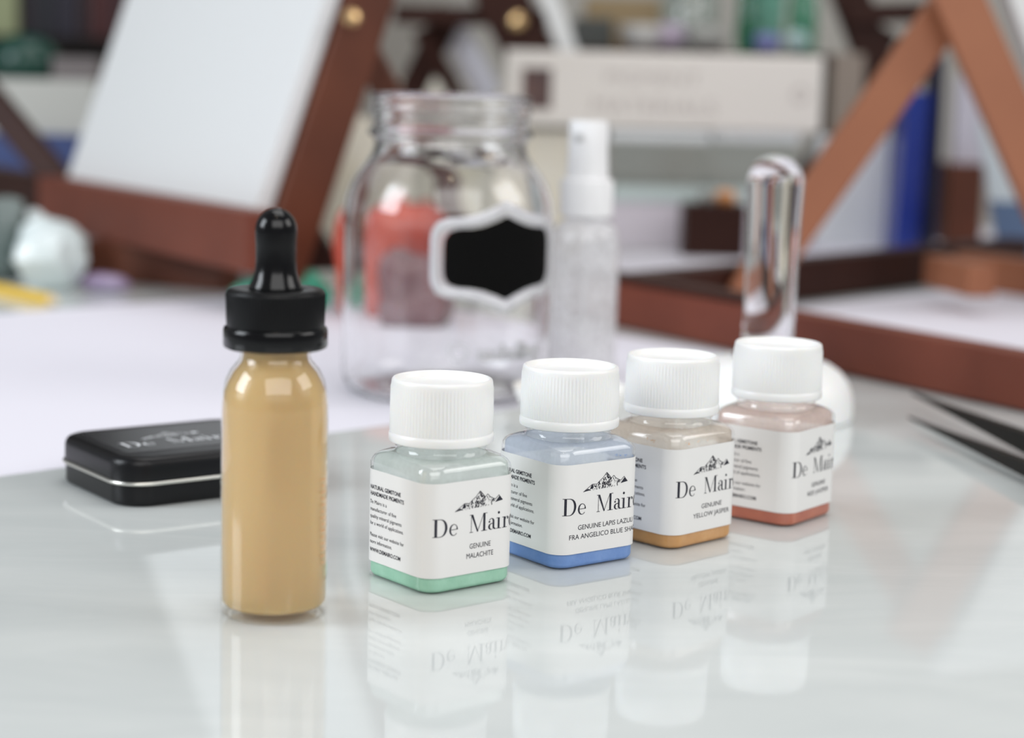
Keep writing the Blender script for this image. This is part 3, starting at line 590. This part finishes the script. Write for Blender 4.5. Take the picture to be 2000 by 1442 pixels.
# shelf behind with glass vessels
SY = 2450; sz = aty(1300, 98, SY).z
sh = empty('display_shelf', (aty(1080, 98, SY).x, SY, 0), 0, 'low dark shelf behind the thick book carrying glassware', 'shelf')
sx0 = aty(1090, 98, SY).x; sx1 = aty(1640, 98, SY).x
kb('shelf_board', beam((sx0-30, SY+120, sz-8), (sx1+30, SY+120, sz-8), 16, 240, up=(0, 1, 0)), 'wood_dark', sh)
for xx in (sx0-15, sx1+15): bm = bmesh.new(); box(bm, xx-8, xx+8, SY+5, SY+235, 0, sz-16, 1); kb('side_panel', bm, 'wood_dark', sh)
mat('olive', (.17, .15, .07), .6); mat('charcoal', (.06, .065, .06), .5); mat('lilac', (.45, .38, .48), .5); mat('bowl_white', (.8, .8, .78), .3); mat('bronze', (.28, .2, .1), .45); mat('pale_blue', (.48, .66, .66), .3); mat('blue_stone', (.12, .13, .38), .4, nz=(20, (.28, .3, .55)))
thin('green_glass', (.34, .70, .55), 1.5, 1, dust=(.15, .35), dustcol=(.25, .62, .46)); thin('pale_glass', (.82, .88, .86), 1.5, 1, dust=(.2, .3), dustcol=(.7, .75, .72))
thin('aqua_glass', (.62, .88, .80), 1.5, 1, dust=(.2, .4), dustcol=(.55, .82, .74))
def onshelf(name, prof, px, dy, m, lab, cat, k=1):
    q = aty(px, 90, SY+dy); tag(build(name, lathe([(a*k, b*k) for a, b in prof], 48), m, None, smooth=50, loc=(q.x, SY+dy, sz+.2)), lab, cat)
onshelf('white_bowl', [(10, 0), (14, 0), (20, 6), (26, 18), (27, 32), (25, 32), (22, 18), (14, 6)], 1250, 60, 'bowl_white', 'small white bowl on the shelf behind the book', 'bowl')
onshelf('green_glass_vase', [(14, 0), (18, 0), (22, 8), (24, 30), (22, 60), (20, 90), (22, 110), (20, 110), (18, 90), (20, 30), (18, 8)], 1470, 150, 'green_glass', 'green glass vase on the shelf, left one', 'vase')
onshelf('green_glass_bottle', [(12, 0), (17, 0), (19, 6), (19, 70), (12, 90), (8, 100), (8, 120), (6, 120), (6, 100)], 1566, 160, 'green_glass', 'green glass bottle on the shelf, right one', 'bottle')
onshelf('aqua_glass_tumbler', [(14, 0), (17, 0), (20, 60), (21, 95), (19, 95), (17, 60), (15, 4)], 1500, 110, 'aqua_glass', 'pale aqua glass tumbler between green glass vessels', 'tumbler')
onshelf('clear_glass_jar', [(30, 0), (36, 2), (38, 10), (38, 70), (30, 84), (28, 100), (26, 100), (28, 84)], 1345, 150, 'pale_glass', 'wide pale glass jar on the shelf behind the white bowl', 'jar')
onshelf('blue_glass_ball', [(2, 0)]+[(15*math.sin(a), 15-15*math.cos(a)) for a in [k*math.pi/10 for k in range(1, 10)]]+[(.5, 30)], 1556, 40, 'pale_blue', 'pale blue ball at the right of the shelf', 'ball')
q = aty(1498, 90, SY+50); tag(build('blue_stone', rock((38, 30, 30), 51, 2, .25, False), 'blue_stone', None, smooth=80, loc=(q.x, SY+50, sz)), 'dark blue stone on the shelf below the aqua tumbler', 'stone')
q = aty(1300, 90, SY+80); tag(build('lilac_stone', rock((60, 40, 40), 52, 2, .25, False), 'lilac', None, smooth=80, loc=(q.x, SY+80, sz)), 'lilac grey stone right of the white bowl', 'stone')
q = aty(1380, 90, SY+50); tag(build('grey_stone', rock((56, 36, 38), 54, 2, .25, False), 'grey_card', None, smooth=80, loc=(q.x, SY+50, sz)), 'grey stone in front of the wide pale jar', 'stone')
q = aty(1158, 90, SY+60); bm = bmesh.new(); box(bm, -26, 26, 0, 60, 0, 40, 2); tag(build('charcoal_box', bm, 'charcoal', None, loc=(q.x, SY+60, sz)), 'charcoal box on the shelf left of the white bowl', 'box')
q = aty(1215, 90, SY+150); bm = bmesh.new(); box(bm, -50, 50, 0, 60, 0, 70, 2); tag(build('bronze_box', bm, 'bronze', None, loc=(q.x, SY+150, sz)), 'bronze brown box behind the white bowl', 'box')

# ------------------------------------------------------------------ centre easel far behind, its paper
ec = empty('tabletop_easel', (aty(900, 300, 2360).x, 2360, 0), 0, 'dark brown easel far behind the clear glass jar', 'easel', 'wooden tabletop easels')
kb('cross_bar', beam(aty(770, 28, 2360), aty(1070, 36, 2360), 22, 22, up=(0, 1, 0)), 'wood_dark', ec)
kb('upright_post', beam(aty(968, -60, 2350), aty(1075, 300, 2350), 36, 24, up=(0, 1, 0)), 'wood_dark', ec)
kb('upright_post', beam(aty(785, -60, 2340), aty(842, 120, 2340), 32, 22, up=(0, 1, 0)), 'wood_dark', ec)
kb('rear_strut', beam(aty(880, 20, 2385), aty(700, 395, 2430), 34, 20, up=(0, 1, 0)), 'wood_dark', ec)
kb('rear_strut', beam(aty(820, 60, 2370), aty(1000, 370, 2410), 22, 20, up=(0, 1, 0)), 'wood_dark', ec)
kb('top_post', beam(aty(962, -40, 2335), aty(1040, 112, 2335), 62, 18, up=(0, 1, 0)), 'wood_dark', ec)
bb = rock((24, 24, 24), 3, 2, .02, False); kb('brass_knob', bb, 'brass', ec).matrix_local = Matrix.Translation((aty(1010, 58, 2315)-Vector((ec.location.x/S, 2360, 0)))*S); ec.children[-1].matrix_parent_inverse.identity()
o = build('paper_strip', beam(aty(868, 22, 2400), aty(955, 190, 2400), 34, 2, up=(0, 1, 0), b=.2), 'paper_white'); tag(o, 'pale lavender paper leaning behind the centre easel', 'paper')
o = build('canvas', beam(aty(1052, -60, 2320), aty(1128, 150, 2320), 22, 10, up=(0, 1, 0)), 'canvas_white'); tag(o, 'white canvas seen edge on beside the centre easel', 'canvas')
o = build('cream_folder', slab(Vector((aty(760, 330, 2480).x, 2480, 1)), (1, 0, 0), (0, 0, 1), (0, -1, 0), 190, 175, 30, 3), 'cream_stone'); o.data.transform(Matrix.Translation((0, 0, 0))); tag(o, 'cream block standing behind the glass jar rim', 'block')

# ------------------------------------------------------------------ right background
mat('cobalt', (.015, .03, .30), .22, nz=(6, (.05, .10, .45), (1, 1, .3), .2)); mat('navy', (.012, .018, .06), .3); mat('slate_blue', (.13, .20, .34), .5); mat('pad_white', (.72, .80, .84), .6); mat('lav_board', (.58, .56, .64), .7); mat('teal', (.10, .42, .60), .4)
z2 = 0
def upright(name, x0, x1, ytop, Y, depth, m, lab, cat, lean=0, z0=0):
    a = aty(x0, 480, Y); c = aty(x1, ytop, Y); bm = bmesh.new(); box(bm, 0, c.x-a.x, 0, depth, 0, c.z-z0, 1.5)
    for v in bm.verts: v.co.x += lean*v.co.z
    return tag(build(name, bm, m, None, loc=(a.x, Y, z0)), lab, cat)
upright('cobalt_book', 1745, 1812, 180, 2140, 70, 'cobalt', 'glossy cobalt blue book standing upright between the right struts', 'book', .03)
upright('navy_book', 1817, 1848, 110, 2115, 80, 'navy', 'navy book standing upright beside the cobalt one', 'book')
upright('lavender_canvas', 1850, 1935, 150, 2300, 14, 'lav_board', 'pale lavender board between the two right struts', 'board', 0, 75)
upright('teal_card', 1850, 1880, 85, 2290, 8, 'teal', 'teal card standing above the lavender board', 'card', 0, 210)
upright('drawer_box', 1845, 1925, 322, 2270, 90, 'wood_mid', 'brown wooden drawer box below the lavender board', 'box')
ps = aty(1925, 500, 1980); bm = bmesh.new(); box(bm, 0, 45, 0, 20, 0, 70, 1); 
pd = empty('sketch_pad', (aty(1958, 500, 1990).x, 1990, 0), 0, 'leaning sketch pad, white above and slate blue below', 'sketch pad')
k_ = -.22
for nm_, m_, z0, z1 in (('cover_band', 'slate_blue', 0, 68), ('page', 'pad_white', 68, 150)):
    bm = bmesh.new(); box(bm, 0, 70, 0, 12, z0, z1, .5)
    for v in bm.verts: v.co.x += k_*v.co.z
    build(nm_, bm, m_, pd)
er2 = empty('tabletop_easel', (aty(1640, 300, 2350).x, 2350, 0), 0, 'dark brown easel far behind the right struts', 'easel', 'wooden tabletop easels')
kb('upright_post', beam(aty(1640, -60, 2350), aty(1720, 150, 2350), 44, 22, up=(0, 1, 0)), 'wood_dark', er2)
kb('cross_bar', beam(aty(1650, 28, 2340), aty(1860, 22, 2340), 24, 20, up=(0, 1, 0)), 'wood_dark', er2)
kb('rear_strut', beam(aty(1740, 60, 2360), aty(1560, 360, 2380), 24, 20, up=(0, 1, 0)), 'wood_dark', er2)
kb('base_box', beam(aty(1560, 432, 2360), aty(1760, 432, 2360), 30, 40, up=(0, 1, 0)), 'wood_dark', er2)
bx('pale_box', 1590, 270, 1740, 420, 2200, 60, 'pale_lid', 'pale grey box behind the right strut', 'box', z0=0)
bx('taupe_box', 1622, 105, 1690, 265, 2262, 40, 'taupe', 'taupe box right of the thick book', 'box', z0=0) if mat('taupe', (.30, .25, .21), .7) else None

# ------------------------------------------------------------------ left background
CY = 3000; mat('case_dark', (.008, .005, .004), .6, spec=.2)
bc_ = empty('bookcase', (-1000, CY+150, -750), 0, 'dark bookcase against the back wall at the left', 'bookcase')
for n_, a_ in (('side_panel', (-1600, -1575, CY, CY+300, -750, 1300)), ('side_panel', (-385, -360, CY, CY+300, -750, 1300)), ('back_panel', (-1575, -385, CY+285, CY+300, -750, 1300))):
    bm = bmesh.new(); box(bm, *a_, 1); kb(n_, bm, 'case_dark', bc_)
zs = aty(120, 72, CY).z
for z in (-700, -380, -90, zs-20, zs+300, zs+640, zs+960):
    bm = bmesh.new(); box(bm, -1575, -385, CY+5, CY+285, z, z+20, 1); kb('shelf', bm, 'case_dark', bc_)
rnd = random.Random(8); x = -880
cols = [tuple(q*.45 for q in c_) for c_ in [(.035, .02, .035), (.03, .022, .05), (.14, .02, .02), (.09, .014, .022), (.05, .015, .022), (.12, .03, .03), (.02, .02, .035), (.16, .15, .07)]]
names = ['plum', 'indigo', 'red', 'maroon', 'wine', 'brick red', 'midnight', 'olive']; k = 0
mat('book0', (.30, .33, .18), .6)
tag(bx('olive_jar', -60, -70, 30, 68, CY+40, 60, 'book0', 'olive green canister at the left end of the dark shelf', 'canister'), None)
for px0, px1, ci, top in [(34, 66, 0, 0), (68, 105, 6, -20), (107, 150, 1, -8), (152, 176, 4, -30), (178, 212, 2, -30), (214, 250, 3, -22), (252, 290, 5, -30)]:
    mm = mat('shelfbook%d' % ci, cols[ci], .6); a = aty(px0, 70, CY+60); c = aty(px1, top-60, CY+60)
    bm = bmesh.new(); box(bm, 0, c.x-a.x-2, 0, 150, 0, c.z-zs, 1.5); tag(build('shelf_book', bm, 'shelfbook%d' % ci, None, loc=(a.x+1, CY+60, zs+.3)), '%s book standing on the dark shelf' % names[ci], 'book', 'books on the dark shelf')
mat('dark_green', (.008, .05, .036), .25); mat('grey_tin', (.16, .14, .14), .5)
z3 = aty(100, 155, 2150).z
bx('white_carton', -60, 158, 184, 262, 2150, 160, 'carton', 'off white carton on top of the blue case, left', 'box') if mat('carton', (.48, .48, .45), .7) else None
bx('blue_case', -60, 264, 160, 372, 2140, 190, 'blue_case', 'dark blue case under the off white carton', 'case', z0=0) if mat('blue_case', (.035, .055, .16), .5, nz=(5, (.05, .08, .22), (1, 1, 8))) else None
q = aty(38, 155, 2200); tag(build('green_pot', lathe([(20, 0), (34, 2), (40, 14), (38, 34), (28, 46), (12, 52), (3, 53)], 48), 'dark_green', None, smooth=60, loc=(q.x, 2225, aty(38, 158, 2150).z)), 'dark green lidded pot on the off white carton', 'pot')
q = aty(145, 155, 2200); bm = bmesh.new(); box(bm, -26, 26, 0, 60, 0, 26, 2); tag(build('grey_tin', bm, 'grey_tin', None, loc=(q.x, 2200, aty(145, 158, 2150).z)), 'grey tin on the off white carton beside the green pot', 'tin')
kb('rear_strut', beam(aty(-40, 165, 1900), aty(150, 395, 1850), 26, 22, up=(0, 1, 0)), 'wood_dark', el)
